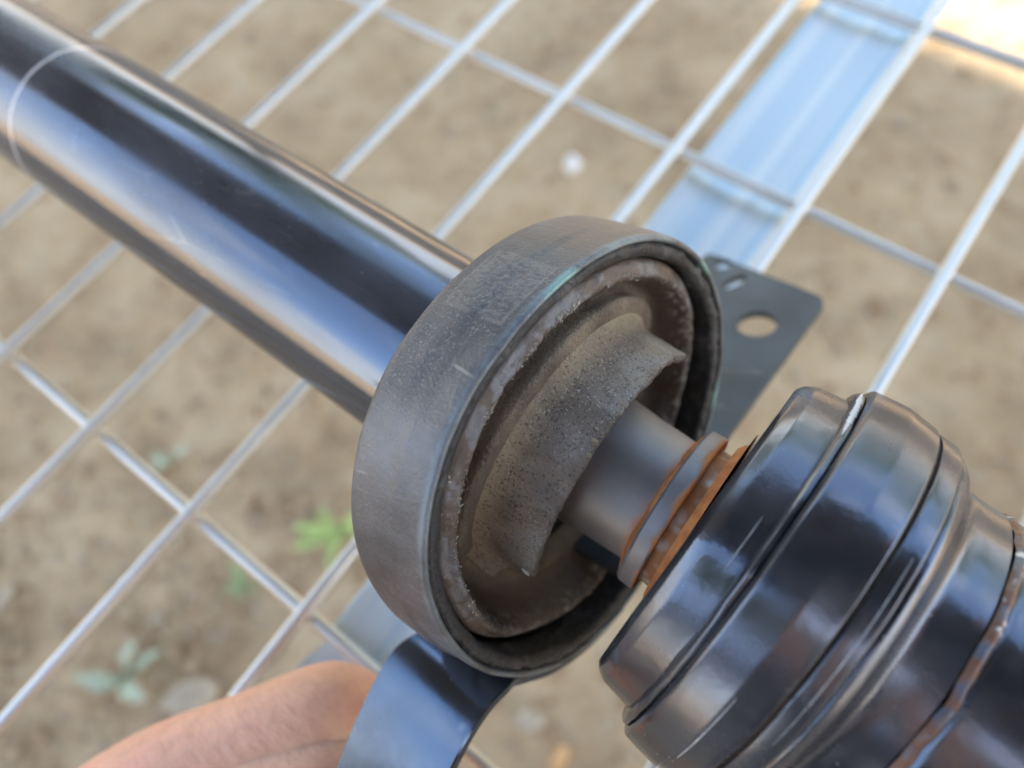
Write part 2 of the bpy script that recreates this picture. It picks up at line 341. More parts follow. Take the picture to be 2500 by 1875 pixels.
MT['leaf'] = simple('tree_leaf', (.05, .10, .025), (.09, .16, .04), 3, .5)
MT['bark'] = simple('tree_bark', (.12, .085, .055), (.2, .15, .10), 14, .9)
MT['brick'] = simple('rendered_wall', (.30, .28, .26), (.36, .34, .31), 3, .9)
MT['roof'] = simple('dark_roof', (.05, .045, .045), (.08, .07, .07), 6, .7)
MT['glass'] = M('window_glass', (.02, .025, .03), .08, 0).m
MT['trim'] = M('window_trim', (.6, .6, .58), .6, 0).m
a = M('skin', (.62, .34, .22), .46, 0)
n1 = a.noise(16, 4); n2 = a.noise(300, 4, .6); vor = a.voro(900, feature='DISTANCE_TO_EDGE')
c = a.ramp(n1, [(.3, (.88, .54, .33)), (.55, (.95, .53, .35)), (.75, (.97, .47, .33))])
c = a.mix(a.mr(n2, .4, .7, 0, .35), c, (.62, .30, .20)); c = a.mix(a.mr(a.noise(45, 3), .5, .68, 0, .45), c, (.90, .40, .32))
a.set(Base_Color=c, Subsurface_Weight=.25, Subsurface_Radius=(.004, .0015, .0008), Subsurface_Scale=1.0, Roughness=.5, Normal=a.bump(vor, .35, .0004, a.bump(n2, .3, .0006, a.bump(a.noise(90, 3, .6, vec=a.map((1, 3, 1), (.3, .5, .9))), .5, .0016)))); MT['skin'] = a.m
MT['hair'] = simple('dark_hair', (.02, .015, .012), (.04, .03, .02), 200, .5)
MT['shirt'] = simple('navy_shirt', (.03, .035, .055), (.045, .05, .075), 30, .9)
MT['jeans'] = simple('dark_trousers', (.03, .035, .05), (.05, .055, .07), 30, .9)
MT['phone'] = M('phone_black', (.012, .012, .014), .15, 0).m
MT['lens'] = M('phone_lens', (.004, .004, .006), .05, 0).m
# ------------------------------------------------------------------ ground
def soil_h(x, y):
    p = Vector((x, y, 0)); f = max(0, 1 - max(0, math.hypot(x, y) - 1.6) / .9)
    return f * (.016 * noise.noise(p * 3.2) + .010 * noise.noise(p * 9 + Vector((3, 1, 0))) + .006 * noise.noise(p * 27) + .004 * noise.noise(p * 60))
bm = bmesh.new()
n = 300; S = 2.6
P = [[Vector((-S + 2 * S * i / n - .25, -S + 2 * S * j / n + .2, 0)) for j in range(n + 1)] for i in range(n + 1)]
for row in P:
    for p_ in row: p_.z = GROUND + soil_h(p_.x, p_.y)
vs = grid_surf(bm, P, close_i=False)
# skirt out to the horizon
rim = [vs[i][0] for i in range(n + 1)] + [vs[n][j] for j in range(1, n + 1)] + [vs[i][n] for i in range(n - 1, -1, -1)] + [vs[0][j] for j in range(n - 1, 0, -1)]
far = []
for v in rim:
    d = Vector((v.co.x, v.co.y, 0)); d = d / max(abs(d.x + .25), abs(d.y - .2)) * 400; far.append(bm.verts.new((d.x, d.y, GROUND)))
for i in range(len(rim)):
    j = (i + 1) % len(rim); bm.faces.new((rim[i], far[i], far[j], rim[j]))
bmesh.ops.recalc_face_normals(bm, faces=bm.faces)
g = obj('ground', bm, MT['soil'], sharp=0); tag(g, kind='structure')
g.data.polygons[0].normal.z  # keep normals up
def ground_at(x, y, dz=0):          # soil point seen at pixel x, y of the photograph
    d = ROT @ Vector(((x - 1250) / F, (y - 937.5) / F, 1)); h = RACK * .001 - GROUND
    t = h / -d.z; p = Vector((d.x * t, d.y * t, 0)); p.z = GROUND + soil_h(p.x, p.y) + dz; return p
# litter too fine to count
rnd = random.Random(3); bm = bmesh.new()
for k in range(1600):
    p = ground_at(rnd.uniform(-300, 2800), rnd.uniform(-250, 2200)) if rnd.random() < .5 else ground_at(rnd.gauss(300, 500), rnd.gauss(1500, 450))
    L = rnd.uniform(.004, .018) * (1.5 if rnd.random() < .1 else 1); wd = L * rnd.uniform(.2, .6); a_ = rnd.uniform(0, 6.28); tl = rnd.uniform(-.5, .5)
    ux = Vector((math.cos(a_), math.sin(a_), tl * .5)) * L; uy = Vector((-math.sin(a_), math.cos(a_), rnd.uniform(-.4, .4))) * wd; z = Vector((0, 0, .003 + rnd.random() * .004))
    v = [bm.verts.new(p + z + ux * s + uy * q) for s, q in ((-1, 0), (-.3, -1), (.5, -.8), (1, .1), (.4, .9), (-.4, .8))]
    c = bm.verts.new(p + z + Vector((0, 0, wd * .4)))
    for i in range(6): bm.faces.new((v[i], v[(i + 1) % 6], c))
tag(obj('leaf_litter', bm, MT['chip'], sharp=0), kind='stuff')
bm = bmesh.new()
for k in range(700):
    p = ground_at(rnd.uniform(-300, 2800), rnd.uniform(-250, 2200)) if rnd.random() < .45 else ground_at(rnd.gauss(350, 450), rnd.gauss(1600, 350))
    r = rnd.uniform(.002, .007) * (1.7 if rnd.random() < .08 else 1)
    mm = Matrix.Translation(p + Vector((0, 0, r * .3))) @ Matrix.Rotation(rnd.random() * 6, 4, 'Z') @ Matrix.Diagonal((r, r * rnd.uniform(.6, 1), r * .6, 1))
    bmesh.ops.create_icosphere(bm, subdivisions=1, radius=1, matrix=mm)
tag(obj('gravel', bm, MT['pebble'], sharp=0), kind='stuff')
def rock(name, x, y, r, mat, label, el=(1, .8, .6), rot=0):
    bm = bmesh.new(); bmesh.ops.create_icosphere(bm, subdivisions=3, radius=1)
    for v in bm.verts:
        v.co *= 1 + .22 * noise.noise(v.co * 1.6 + Vector((x, y, 0))) + .06 * noise.noise(v.co * 5)
        v.co = Vector((v.co.x * el[0], v.co.y * el[1], v.co.z * el[2])) * r
    o = obj(name, bm, mat, sharp=0); o.location = ground_at(x, y, r * el[2] * .45); o.rotation_euler = (0, 0, rot); return tag(o, label, 'stone')
rock('stone', 1397, 412, .017, MT['white_stone'], 'small white stone on the dirt left of the ridged metal channel', (.8, 1, .7), .5)
rock('stone', 1290, 1760, .018, MT['white_stone'].copy(), 'pale beige stone on the dirt between bracket leg and dark joint', (1, .8, .5), .8)
rock('stone', 1368, 1850, .015, MT['orange_stone'], 'orange stone on the dirt at the bottom edge of the picture', (.6, 1, .6), .2)
rock('stone', 480, 1700, .030, MT['pebble'], 'grey brown lump of stone on the dirt just above the thumb knuckle', (1.2, .7, .5), .9)
rock('stone', 12, 1462, .018, MT['white_stone'].copy(), 'whitish stone on the dirt at the left edge beside the wires', (.7, 1, .6), .3)
for k_ in ('stone.001', 'stone.004'): bpy.data.objects[k_].data.materials[0] = MT['pebble']
def weed(x, y, size, mat, label, nl, seed, spread=1.0, tall=.4):
    r = random.Random(seed); p = ground_at(x, y)
    e = empty('weed', Matrix.Translation(p), label, 'weed', 'small weeds growing in the dirt')
    me = None
    for i in range(nl):
        L = size * r.uniform(.6, 1.1); wd = L * r.uniform(.28, .42)
        bm = bmesh.new(); rows = []
        for k in range(7):
            s = k / 6; hw = wd * .5 * math.sin(math.pi * min(1, s * .92 + .06)) ** .8 * (1 + .18 * math.sin(s * 18)); z = size * tall * math.sin(s * 2.2) * .8
            rows.append([Vector((L * s, -hw, z + hw * .35)), Vector((L * s, 0, z)), Vector((L * s, hw, z + hw * .35))])
        grid_surf(bm, rows, close_i=False)
        o = obj('leaf', bm, mat, e, sharp=0); o.rotation_euler = (r.uniform(-.4, .4), r.uniform(-.35, .1), i * 6.283 / nl * spread + r.uniform(-1.1, 1.1)); o.location = (0, 0, .004 + .006 * r.random())
    bm = bmesh.new(); tube(bm, (0, 0, -.006), (0, 0, .012), .0018, 6); obj('stem', bm, mat, e)
weed(322, 1655, .060, MT['weed_dusty'], 'pale green weed on the dirt above the thumb, lowest of the weeds', 7, 1)
weed(425, 1130, .036, MT['weed_dusty'], 'small faded weed beneath the wires left of the bearing, uppermost of the weeds', 5, 2)
weed(606, 1432, .034, MT['weed'], 'thin green weed under the long cross wire near the channel end', 5, 3)
weed(838, 1305, .062, MT['weed_bright'], 'bright lime green weed beside the left edge of the bearing ring', 6, 4)
# ------------------------------------------------------------------ wire deck
e = empty('wire_deck', Matrix.Identity(4), 'galvanised wire mesh deck with a ridged support channel under the driveshaft', 'wire deck')
Tx, Ty = (Vector((-77.68, -293.57, 363.44)) * 1.1).dot(U), -(Vector((-77.68, -293.57, 363.44)) * 1.1).dot(V)
sv = 101.94 * 1.1; rw = 2.35
rnd = random.Random(5)
def wire(a, b, r=rw, bow=.0, ph=0):
    a, b = Vector(a), Vector(b); bm = bmesh.new(); d = (b - a).normalized(); s = Vector((-d.y, d.x, 0)); n = 40; P = []
    for i in range(12):
        th = 2 * math.pi * i / 12
        P.append([(a.lerp(b, k / n) + s * (r * math.cos(th) + bow * math.sin(k / n * 9 + ph)) + Vector((0, 0, r * math.sin(th) + .4 * bow * math.cos(k / n * 7 + ph)))) * .001 for k in range(n + 1)])
    vs = grid_surf(bm, P); bm.faces.new([v[0] for v in vs][::-1]); bm.faces.new([v[-1] for v in vs]); bmesh.ops.recalc_face_normals(bm, faces=bm.faces)
    obj('wire', bm, MT['wire'], e, sharp=0)
for k in range(-8, 13):
    x = Tx + 55 * k; wire((x, Ty + 260, rw), (x, Ty - sv * 5.2, rw), bow=.35, ph=k)
for j in range(-2, 6):
    y = Ty - sv * j; wire((Tx - 445, y, -rw), (Tx + 55 * 12.2, y, -rw), bow=.3, ph=j * 2)
bm = bmesh.new(); rnd_w = random.Random(2)
for k in range(-8, 13):
    for j in range(-2, 6):
        mm = Matrix.Translation(Vector((Tx + 55 * k + rnd_w.uniform(-.2, .2), Ty - sv * j + rnd_w.uniform(-.2, .2), -.1)) * .001) @ Matrix.Rotation(rnd_w.random() * 6, 4, 'Z') @ Matrix.Diagonal((.0029 * rnd_w.uniform(.85, 1.15), .0027, .0017, 1))
        bmesh.ops.create_icosphere(bm, subdivisions=2, radius=1, matrix=mm)
tag(obj('weld_spots', bm, MT['wire'], e, sharp=0), kind='stuff')
# ridged channel running under the cross wires between two long wires
def strip(name, prof, y0, y1, mat, th=1.2, taper=None):
    top = [Vector((x, 0, z)) for x, z in prof]; bm = bmesh.new(); rows = []
    ring = prof + [(x, z - th) for x, z in prof[::-1]]
    for k in range(2 if not taper else len(taper)):
        y = (y0, y1)[k] if not taper else taper[k][0]; s = 1 if not taper else taper[k][1]
        cx_ = (prof[0][0] + prof[-1][0]) / 2
        rows.append([Vector((cx_ + (x - cx_) * s, y, z)) * .001 for x, z in ring])
    vs = grid_surf(bm, rows, close_i=False, close_j=True); bm.faces.new(vs[0]); bm.faces.new(vs[-1][::-1])
    bmesh.ops.recalc_face_normals(bm, faces=bm.faces); return obj(name, bm, mat, e, sharp=25)
xc = Tx + 55 * 5.52
prof = [(-22, -9), (-21.5, -6.2), (-20, -5.4), (-18, -6), (-16, -8.2), (-8, -10.4), (-1, -12), (1.5, -11.2), (4, -8.6), (6.5, -7.6), (9, -8.4), (11, -10.6), (14, -11.2), (17.5, -8.5), (19.5, -6), (21, -5.4), (22, -6.4), (22.4, -9)]
prof = rr([(x + xc, (z + 6) * .24 - 7.5) for x, z in prof], 1.6, 3)
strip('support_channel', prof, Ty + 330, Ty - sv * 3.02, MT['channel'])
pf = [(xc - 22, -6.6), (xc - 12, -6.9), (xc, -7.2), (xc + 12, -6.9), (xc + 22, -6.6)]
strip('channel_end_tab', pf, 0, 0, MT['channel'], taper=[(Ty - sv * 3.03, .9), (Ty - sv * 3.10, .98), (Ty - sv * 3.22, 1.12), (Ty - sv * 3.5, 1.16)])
# ------------------------------------------------------------------ driveshaft
P0 = Vector((-25.00001921921838, -11.816398989369672, 168.5604118350195)); AX = Vector((0.7880551252836532, 0.5101146775347416, -0.34460431697497995))
RC = Vector((20.02652474018299, 18.47572530574577, 149.31843890105418)); RN = Vector((0.7216127968738879, 0.29882788548042355, -0.6244812777394882))
E1 = Vector((0.57696637, 0.23892819, 0.78103978)); E2 = Vector((0.38260265, -0.92391299, 0.0))
mS = frame(P0, AX, E1)
th_sign = 1 if (mS.to_3x3().col[1]).dot(WD(AX.cross(E1))) > 0 else -1
ds = empty('driveshaft', mS, 'black steel driveshaft with stub shaft and large black joint housing', 'driveshaft')
mR = frame(RC, RN, E1); sgn = 1 if (mR.to_3x3().col[1]).dot(WD(E2)) > 0 else -1
# with local x = E1, local y = +-E2
ring = empty('support_bearing', mR, 'torn rubber centre bearing in a dusty steel ring on a black bracket', 'bearing')
mRS = mS.inverted() @ mR            # ring local -> shaft local
obj('tube', lathe([(38, 0), (38, 22), (37, 23.6), (-640, 24.0), (-641, 20)], 128, 12), MT['tube'], ds, sharp=40)
def wob_stub(th, t, r): return t, r + .12 * noise.noise(Vector((math.cos(th) * 2, math.sin(th) * 2, t * .2)))
obj('stub_shaft', lathe(rr([(38, 17), (50, 16.6), (54, 15.2), (62, 14.6), (71, 14.2), (79, 14.2)], 2), 96, 1.5, wob_stub), MT['stub'], ds)
obj('rust_ring', lathe([(70.6, 14.0), (71.0, 15.6), (71.5, 17.0), (72.1, 17.7), (72.1, 13.9)], 96, .3, lambda th, t, r: (t + .35 * noise.noise(Vector((math.cos(th) * 4, math.sin(th) * 4, 1))), r)), MT['rust'], ds)
obj('retaining_collar', lathe(rr([(71.6, 13), (71.7, 17.5), (72.2, 18.0), (75.3, 18.1), (75.7, 17.8), (75.7, 13)], .4), 128, .5), MT['collar'], ds)
obj('spacer', lathe([(75.2, 15.6), (78.4, 15.7)], 128, .4, lambda th, t, r: (t, r + .25 * noise.noise(Vector((th * 6, t, 2))))), MT['spacer'], ds)
obj('rust_flange', lathe(rr([(78.0, 15.2), (78.1, 17.8), (78.8, 18.6), (79.6, 19.4), (79.8, 22)], .3), 128, .3, lambda th, t, r: (t, r + .35 * noise.noise(Vector((math.cos(th) * 9, math.sin(th) * 9, t))))), MT['rust'], ds)
# joint on a slightly bent axis
PP = Vector((45.74715865968893, 34.363534241294474, 137.53856562462266)); AA = Vector((0.767146853711589, 0.5579077291118268, -0.31658280218245327))
mJ = mS.inverted() @ frame(PP - AA * 90, AA, E1)
jh = bpy.data.objects.new('joint_housing', None)
def jwob(am, f=3, ed=0):
    def g_(th, t, r):
        c, s = math.cos(th), math.sin(th); return t + ed * noise.noise(Vector((c * 7, s * 7, r * .2))), r + am * noise.noise(Vector((c * f, s * f, t * .25)))
    return g_
def joint(name, prof, mat, step=1.0, am=.12, f=3, ed=.1, rad=.5, n=224, closed=False):
    bm = lathe(rr(prof, rad) if rad else prof, n, step, jwob(am, f, ed), closed=closed)
    o = obj(name, bm, mat, ds); o.matrix_local = mJ; return o
joint('joint_cover', [(79.6, 17), (79.4, 30), (79.3, 33.0), (80.2, 34.3), (82.2, 35.5), (88.9, 36.3), (89.0, 34)], MT['joint_cover'], rad=.4)
joint('cover_seam', [(88.6, 37.4), (89.3, 37.0), (90.0, 37.0), (90.4, 37.6)], MT['groove'], .4, .25, 10, .3, rad=0)
joint('clamp_band', [(88.2, 36.0), (88.3, 37.9), (89.0, 38.7), (89.7, 38.6), (90.0, 37.6), (89.8, 36.2)], MT['joint_cover'], .3, .30, 7, .35, rad=.2)
joint('outer_race', [(89.9, 36), (89.9, 39.2), (90.6, 40.3), (97, 40.9), (102.3, 40.2), (102.5, 38.5)], MT['joint'], rad=.35, am=.06)
joint('race_groove', [(102.1, 39.8), (102.5, 39.2), (103.0, 39.1), (103.4, 39.7)], MT['groove'], .3, .2, 14, .35, rad=0)
joint('race_shoulder', [(103.0, 38), (103.1, 39.7), (106.4, 39.5), (106.7, 39.2), (107.0, 38.6), (107.0, 37.5)], MT['joint'], rad=.35)
joint('housing_body', [(106.7, 38.2), (107.5, 38.7), (109.3, 37.4), (110.6, 35.0), (112, 33.9), (114.5, 33.7), (118.8, 33.8)], MT['joint'], rad=1.4, am=.2)
joint('weld_bead', [(119.3, 33.5), (119.8, 33.95), (120.2, 34.15), (120.6, 34.0), (121.1, 33.5)], MT['weld'], .25, .35, 13, .55, rad=.3, n=420)
joint('rear_tube', [(120.8, 33.3), (121.6, 33.75), (150, 33.9), (330, 33.9), (331, 30)], MT['joint'], 4, am=.1)
bpy.data.objects.remove(jh)
MT['chipwhite'] = simple('bare_white_chip', (.62, .64, .64), (.80, .82, .82), 300, .5)
def chip(name, T_, t, r, w, a0, a1, seed, mat=None):
    n_ = 60; bm = bmesh.new(); rows = []
    for i in range(n_):
        f = i / (n_ - 1); th = math.radians(a0 + (a1 - a0) * f); hw = w * math.sin(math.pi * f) ** .6 * (.55 + .9 * abs(noise.noise(Vector((f * 16, seed, 0)))))
        rows.append([Vector((q * math.cos(th), q * math.sin(th), t + z)) * .001 for z, q in ((-hw, r - .15), (-hw * .7, r + .12), (hw * .7, r + .12), (hw, r - .15))])
    grid_surf(bm, rows, close_i=False); bmesh.ops.recalc_face_normals(bm, faces=bm.faces)
    o = obj(name, bm, mat or MT['chipwhite'], ds, sharp=0); o.matrix_local = T_; return o
chip('paint_chip', mJ, 88.9, 38.75, .75, th_sign * 101, th_sign * 131, 3)
chip('scratch', mJ, 97.5, 40.92, .07, th_sign * 195, th_sign * 222, 5); chip('scratch', mJ, 105.2, 39.55, .06, th_sign * 150, th_sign * 200, 8)
chip('scratch', mJ, 86.2, 36.2, .06, th_sign * 160, th_sign * 176, 9)
# ------------------------------------------------------------------ bearing
RT = [(-180, 51.0), (-160, 51.0), (-146, 50.1), (-129, 48.3), (-110, 47.8), (-90, 48.3), (-64, 49.8), (-45, 49.8), (-25, 47.2), (-10, 45.7), (10, 45.3), (25, 46), (36, 47.6), (46, 49.2), (57, 50.6), (66, 51), (87, 50.9), (107, 50.3), (123, 49.5), (133, 49.1), (153, 48.9), (168, 50.0), (180, 51.0)]
def rth(th):
    d = math.degrees(th); d = (d + 180) % 360 - 180
    for (a, x), (b, y) in zip(RT[:-1], RT[1:]):
        if a <= d <= b:
            s = (d - a) / (b - a); s = s * s * (3 - 2 * s); return (x + (y - x) * s) / 50
def rs(th):
    return sum(rth(th + k * .07) for k in (-2, -1, 0, 1, 2)) / 5
def rwob(amp=.0, f=6, ed=0.0, hf=0.0):
    def g_(th, t, r):
        c, s = math.cos(th), math.sin(th); k = rs(th); k = 1 + (k - 1) * (1 if t > -8 else .75)
        n1 = noise.noise(Vector((c * f, s * f, t * .3))); n2 = noise.noise(Vector((c * f * 4, s * f * 4, t * .9 + r * .5)))
        return t + ed * n1 + hf * n2, r * k + amp * n1 + hf * n2
    return g_
# the local y axis must be +E2 for the measured angles
if sgn < 0:
    RTm = [(-a, b) for a, b in RT[::-1]]
th_s = sgn                          # angle sign: local angle = th_s * measured angle
def LA(d): return th_s * math.radians(d)
_rth = rth
def rth(th): return _rth(th * th_s)
band = rr([(-19.6, 46.5), (-20.3, 48.4), (-19.6, 50.6), (-18.2, 51.1), (-12, 51.0), (-1.4, 50.2), (-.2, 49.9), (.25, 49.3), (0, 48.7), (-1.5, 48.4), (-12, 48.6), (-18.6, 48.2)], .8)
obj('outer_ring', lathe(band, 260, .8, rwob(.10, 5, .25), closed=True), MT['ring'], ring, sharp=50)
lip = rr([(-13, 48.6), (-1.0, 48.6), (-.3, 47.6), (-.5, 46.3), (-1.3, 45.5), (-3, 45.4), (-13, 45.6)], .4)
obj('rim_lip', lathe(lip, 420, .35, rwob(.25, 14, .4, .38)), MT['lip'], ring, sharp=60)
obj('inner_wall', lathe([(-2.0, 45.7), (-6, 45.8), (-12, 46.0), (-17, 45.6), (-18.5, 40), (-18.8, 26)], 160, 2, rwob(.15)), MT['wall'], ring)
def bez(pts, n):
    """Catmull-Rom through 3-D points"""
    out = []; q = [pts[0]] + pts + [pts[-1]]
    for i in range(1, len(q) - 2):
        for k in range(n):
            s = k / n; a, b, c, d = q[i - 1], q[i], q[i + 1], q[i + 2]
            out.append(((2 * b) + (c - a) * s + (2 * a - 5 * b + 4 * c - d) * s * s + (3 * b - a - 3 * c + d) * s ** 3) * .5)
    out.append(pts[-1]); return out
mSR = mR.inverted() @ mS           # shaft local -> ring local
def sm(x, a, b):
    x = min(1, max(0, (x - a) / (b - a))); return x * x * (3 - 2 * x)
def ang(th): return (math.degrees(th * th_s) + 180) % 360 - 180
SL0, SL1 = 84.0, 252.0             # sleeve spans these measured angles (through 180)
def rootpt(th):
    d = ang(th); d3 = d % 360
    on = sm(d3, SL0 - 30, SL0 - 8) * (1 - sm(d3, SL1 + 5, SL1 + 28))
    right = .5 + .5 * math.cos(math.radians(d))
    t = 44.3 + 3.0 * right ; r = 31.5 + 2 * sm(math.cos(math.radians(d - 20)), .2, .9) * (1 - on) + 1.6 * on
    sag = 1 - on
    p = mSR @ (Vector((r * math.cos(th), r * math.sin(th), t)) * .001); return p, on
bm = bmesh.new(); NI = 420; rows = []; pv = []
for i in range(NI):
    th = 2 * math.pi * i / NI; c, s = math.cos(th), math.sin(th); d = ang(th); k = rs(th)
    right = sm(.5 + .5 * math.cos(math.radians(d + 20)), .25, .85)   # gap opens to the lower right
    nz1 = noise.noise(Vector((c * 5, s * 5, 3))); nz2 = noise.noise(Vector((c * 26, s * 26, 5)))
    def rp_(r, z): return Vector((r * k * c, r * k * s, z)) * .001
    zr = -1.6 - 5.2 * right; out_r = 44.9 - 1.2 * right
    p7, on = rootpt(th)
    pts = [rp_(45.7, -7 - 7 * right), rp_(45.2 - .4 * right, -5 - 6 * right), rp_(out_r, zr - 1.2), rp_(43.4 - .8 * right, zr + .15 * nz1), rp_(41.3 - .5 * right + .25 * nz2, zr + .35 + .25 * nz1)]
    a4 = pts[-1]
    dip = a4.lerp(p7, .40) + Vector((0, 0, -.0044 - .001 * right)); dip2 = a4.lerp(p7, .76) + Vector((0, 0, -.0030))
    pts += [dip, dip2, p7 + Vector((c, s, 0)) * .0007 * on + Vector((0, 0, .0006 * on)), p7 + (mSR.to_3x3() @ Vector((-c * (.6 + 3.2 * on), -s * (.6 + 3.2 * on), 1.2 * on - 2 * (1 - on)))) * .001]
    zf = zr - 1.0
    fold = [rp_(37.5, zf - 5.5), rp_(34.0, zf - 7.5), rp_(31.0, zf - 4.6), rp_(29.0, zf - 9.5)]
    for q_ in range(4): pts[5 + q_] = pts[5 + q_].lerp(fold[q_], 1 - on)
    cur = bez(pts, 6); nn_ = len(cur)
    row = []
    for j, p in enumerate(cur):
        q = j / (nn_ - 1); p = p.copy()
        if .14 < q < .9: p += Vector((0, 0, 1)) * .00022 * noise.noise(p * 900) + Vector((0, 0, 1)) * .00030 * noise.noise(p * 300)
        row.append(p); pv.append(q)
    rows.append(row)
grid_surf(bm, rows); bmesh.ops.recalc_face_normals(bm, faces=bm.faces)
o = obj('rubber_bellows', bm, MT['bellows'], ring, sharp=0)
at = o.data.attributes.new('prof', 'FLOAT', 'POINT'); at.data.foreach_set('value', pv)
# sleeve: torn C shaped boss, coaxial with the shaft
bm = bmesh.new(); n = 300; rows = []
for i in range(n):
    f = i / (n - 1); d = SL0 + (SL1 - SL0) * f; th = LA(d); c, s = math.cos(th), math.sin(th)
    tear = .45 * noise.noise(Vector((f * 9, 1, 0))) + .25 * noise.noise(Vector((f * 55, 2, 0))) + .3 * noise.noise(Vector((f * 160, 3, 0)))
    e0 = sm(f, 0, .07); e1_ = sm(1 - f, 0, .10)
    tend = 59.2 + tear * (.3 + .7 * e0) - 1.0 * (1 - e1_) - 3.2 * (1 - sm(f, -.01, .045)) ** 2; right = .5 + .5 * math.cos(math.radians(d)); t0 = 43.2 + 3.5 * right
    lift = .5 * (1 - sm(f, 0, .10)) ** 2
    undercut = 6.5 * (1 - sm(1 - f, .0, .10))
    t0 += undercut
    ro = lambda q: 29.1 - .7 * q + 4.4 * max(0, 1 - q / .42) ** 2.2 + lift * q * q - .9 * (1 - e1_) * q
    outer = [(t0 + (tend - t0) * q, ro(q)) for q in [k / 22 for k in range(23)]]
    thk = 2.9 * (.75 + .35 * noise.noise(Vector((f * 30, 7, 0)))) * (.45 + .55 * e0)
    edge = [(tend + .05, ro(1) - .35), (tend + .1, ro(1) - thk * .5), (tend - .25, ro(1) - thk)]
    inner = [(tend - 1.0 - (tend - 1 - t0) * q, ro(1 - q) - thk - .6 * q) for q in [k / 8 for k in range(1, 9)]]
    row = []
    for t, r in outer + edge + inner:
        p = Vector((r * c, r * s, t)); nn2 = noise.noise(p * .55) * .16 + noise.noise(p * 1.6) * .10
        p += Vector((c, s, 0)) * nn2; row.append(p * .001)
    rows.append(row)
vs = grid_surf(bm, rows, close_i=False, close_j=True); bm.faces.new(vs[0]); bm.faces.new(vs[-1][::-1]); bmesh.ops.recalc_face_normals(bm, faces=bm.faces)
o = obj('rubber_sleeve', bm, MT['sleeve'], ring, sharp=0); o.matrix_local = mSR
# bright torn scuffs on the sleeve
for k_, (dg, tt, sz) in enumerate(((238, 57.6, .75), (233, 58.3, .45), (167, 58.4, .55), (172, 58.9, .4), (163, 57.5, .35), (150, 58.6, .3))):
    bm = bmesh.new(); bmesh.ops.create_icosphere(bm, subdivisions=2, radius=sz * .001)
    for v in bm.verts: v.co *= 1 + .5 * noise.noise(v.co * 2600 + Vector((k_, 0, 0))); v.co.z *= 1.3
    th = LA(dg); o = obj('torn_flake', bm, MT['chipwhite'] if k_ == 0 else MT['sleeve'], ring, sharp=0, smooth=False)
    o.matrix_local = mSR @ Matrix.Translation(Vector((28.7 * math.cos(th), 28.7 * math.sin(th), tt)) * .001) @ Matrix.Rotation(th, 4, 'Z') @ Matrix.Diagonal((.45, 1, 1, 1))
# dark bearing inside the sleeve
o = obj('bearing_seal', lathe([(35, 37), (39, 33), (42, 28), (43.5, 24), (43.6, 19), (42, 16)], 96, 1), MT['bore'], ring); o.matrix_local = mSR
# small rubber crumbs stuck along ridge and sleeve edge
rnd = random.Random(11); bm = bmesh.new()
for k in range(420):
    i = rnd.randrange(NI); th = 2 * math.pi * i / NI
    if rnd.random() < .72: j = int(len(rows) * 0) + rnd.choice([24, 25, 26, 27, 28, 22]); j = min(j, 40)
    else: j = rnd.randrange(28, 46)
    bmr = o
    pass
bm.free()
bell = bpy.data.objects['rubber_bellows']; nr_ = len(cur)
bm = bmesh.new()
for k in range(900):
    i = rnd.randrange(NI)
    if noise.noise(Vector((math.cos(6.283 * i / NI) * 6, math.sin(6.283 * i / NI) * 6, 9))) < -.12: continue
    q = rnd.gauss(.49, .02) if rnd.random() < .75 else rnd.uniform(.3, .85); j = int(q * nr_)
    p = bell.data.vertices[i * nr_ + min(j, nr_ - 1)].co; r = rnd.uniform(.00006, .00022)
    mm = Matrix.Translation(p + Vector((rnd.gauss(0, .0002), rnd.gauss(0, .0002), r * .2))) @ Matrix.Rotation(rnd.random() * 6, 4, 'Z') @ Matrix.Rotation(rnd.random() * 6, 4, 'X') @ Matrix.Diagonal((r * rnd.uniform(1, 2.6), r, r * .6, 1))
    bmesh.ops.create_icosphere(bm, subdivisions=1, radius=1, matrix=mm)
o = obj('rubber_crumb', bm, simple('pale_crumb', (.30, .26, .21), (.52, .48, .40), 400, .6), ring, sharp=0, smooth=False); o['kind'] = 'stuff'
# mounting bracket: strap bent in the ring plane, extruded along the ring axis
def strap(name, pts, z0, z1, th, mat, fine=6, side=1, holes=None, endround=0):
    cur = bez([Vector((x, y, 0)) for x, y in pts], fine); rows = []
    for i, p in enumerate(cur):
        t = (cur[min(i + 1, len(cur) - 1)] - cur[max(i - 1, 0)]).normalized(); nrm = Vector((-t.y, t.x, 0)) * side
        a0, a1 = (z0(i / (len(cur) - 1)), z1(i / (len(cur) - 1)))
        o0, o1 = p, p + nrm * th; b = .35
        rg = [(o0, a0 + b), (o0 + nrm * b, a0), (o1 - nrm * b, a0), (o1, a0 + b), (o1, (a0 + a1) / 2), (o1, a1 - b), (o1 - nrm * b, a1), (o0 + nrm * b, a1), (o0, a1 - b), (o0, (a0 + a1) / 2)]
        rows.append([Vector((v.x, v.y * th_s, z)) * .001 for v, z in rg])
    bm = bmesh.new(); vs = grid_surf(bm, rows, close_i=False, close_j=True); bm.faces.new(vs[0]); bm.faces.new(vs[-1][::-1])
    bmesh.ops.recalc_face_normals(bm, faces=bm.faces); return obj(name, bm, mat, ring, sharp=30)
def pol(r, d): return (r * math.cos(math.radians(d)), r * math.sin(math.radians(d)))
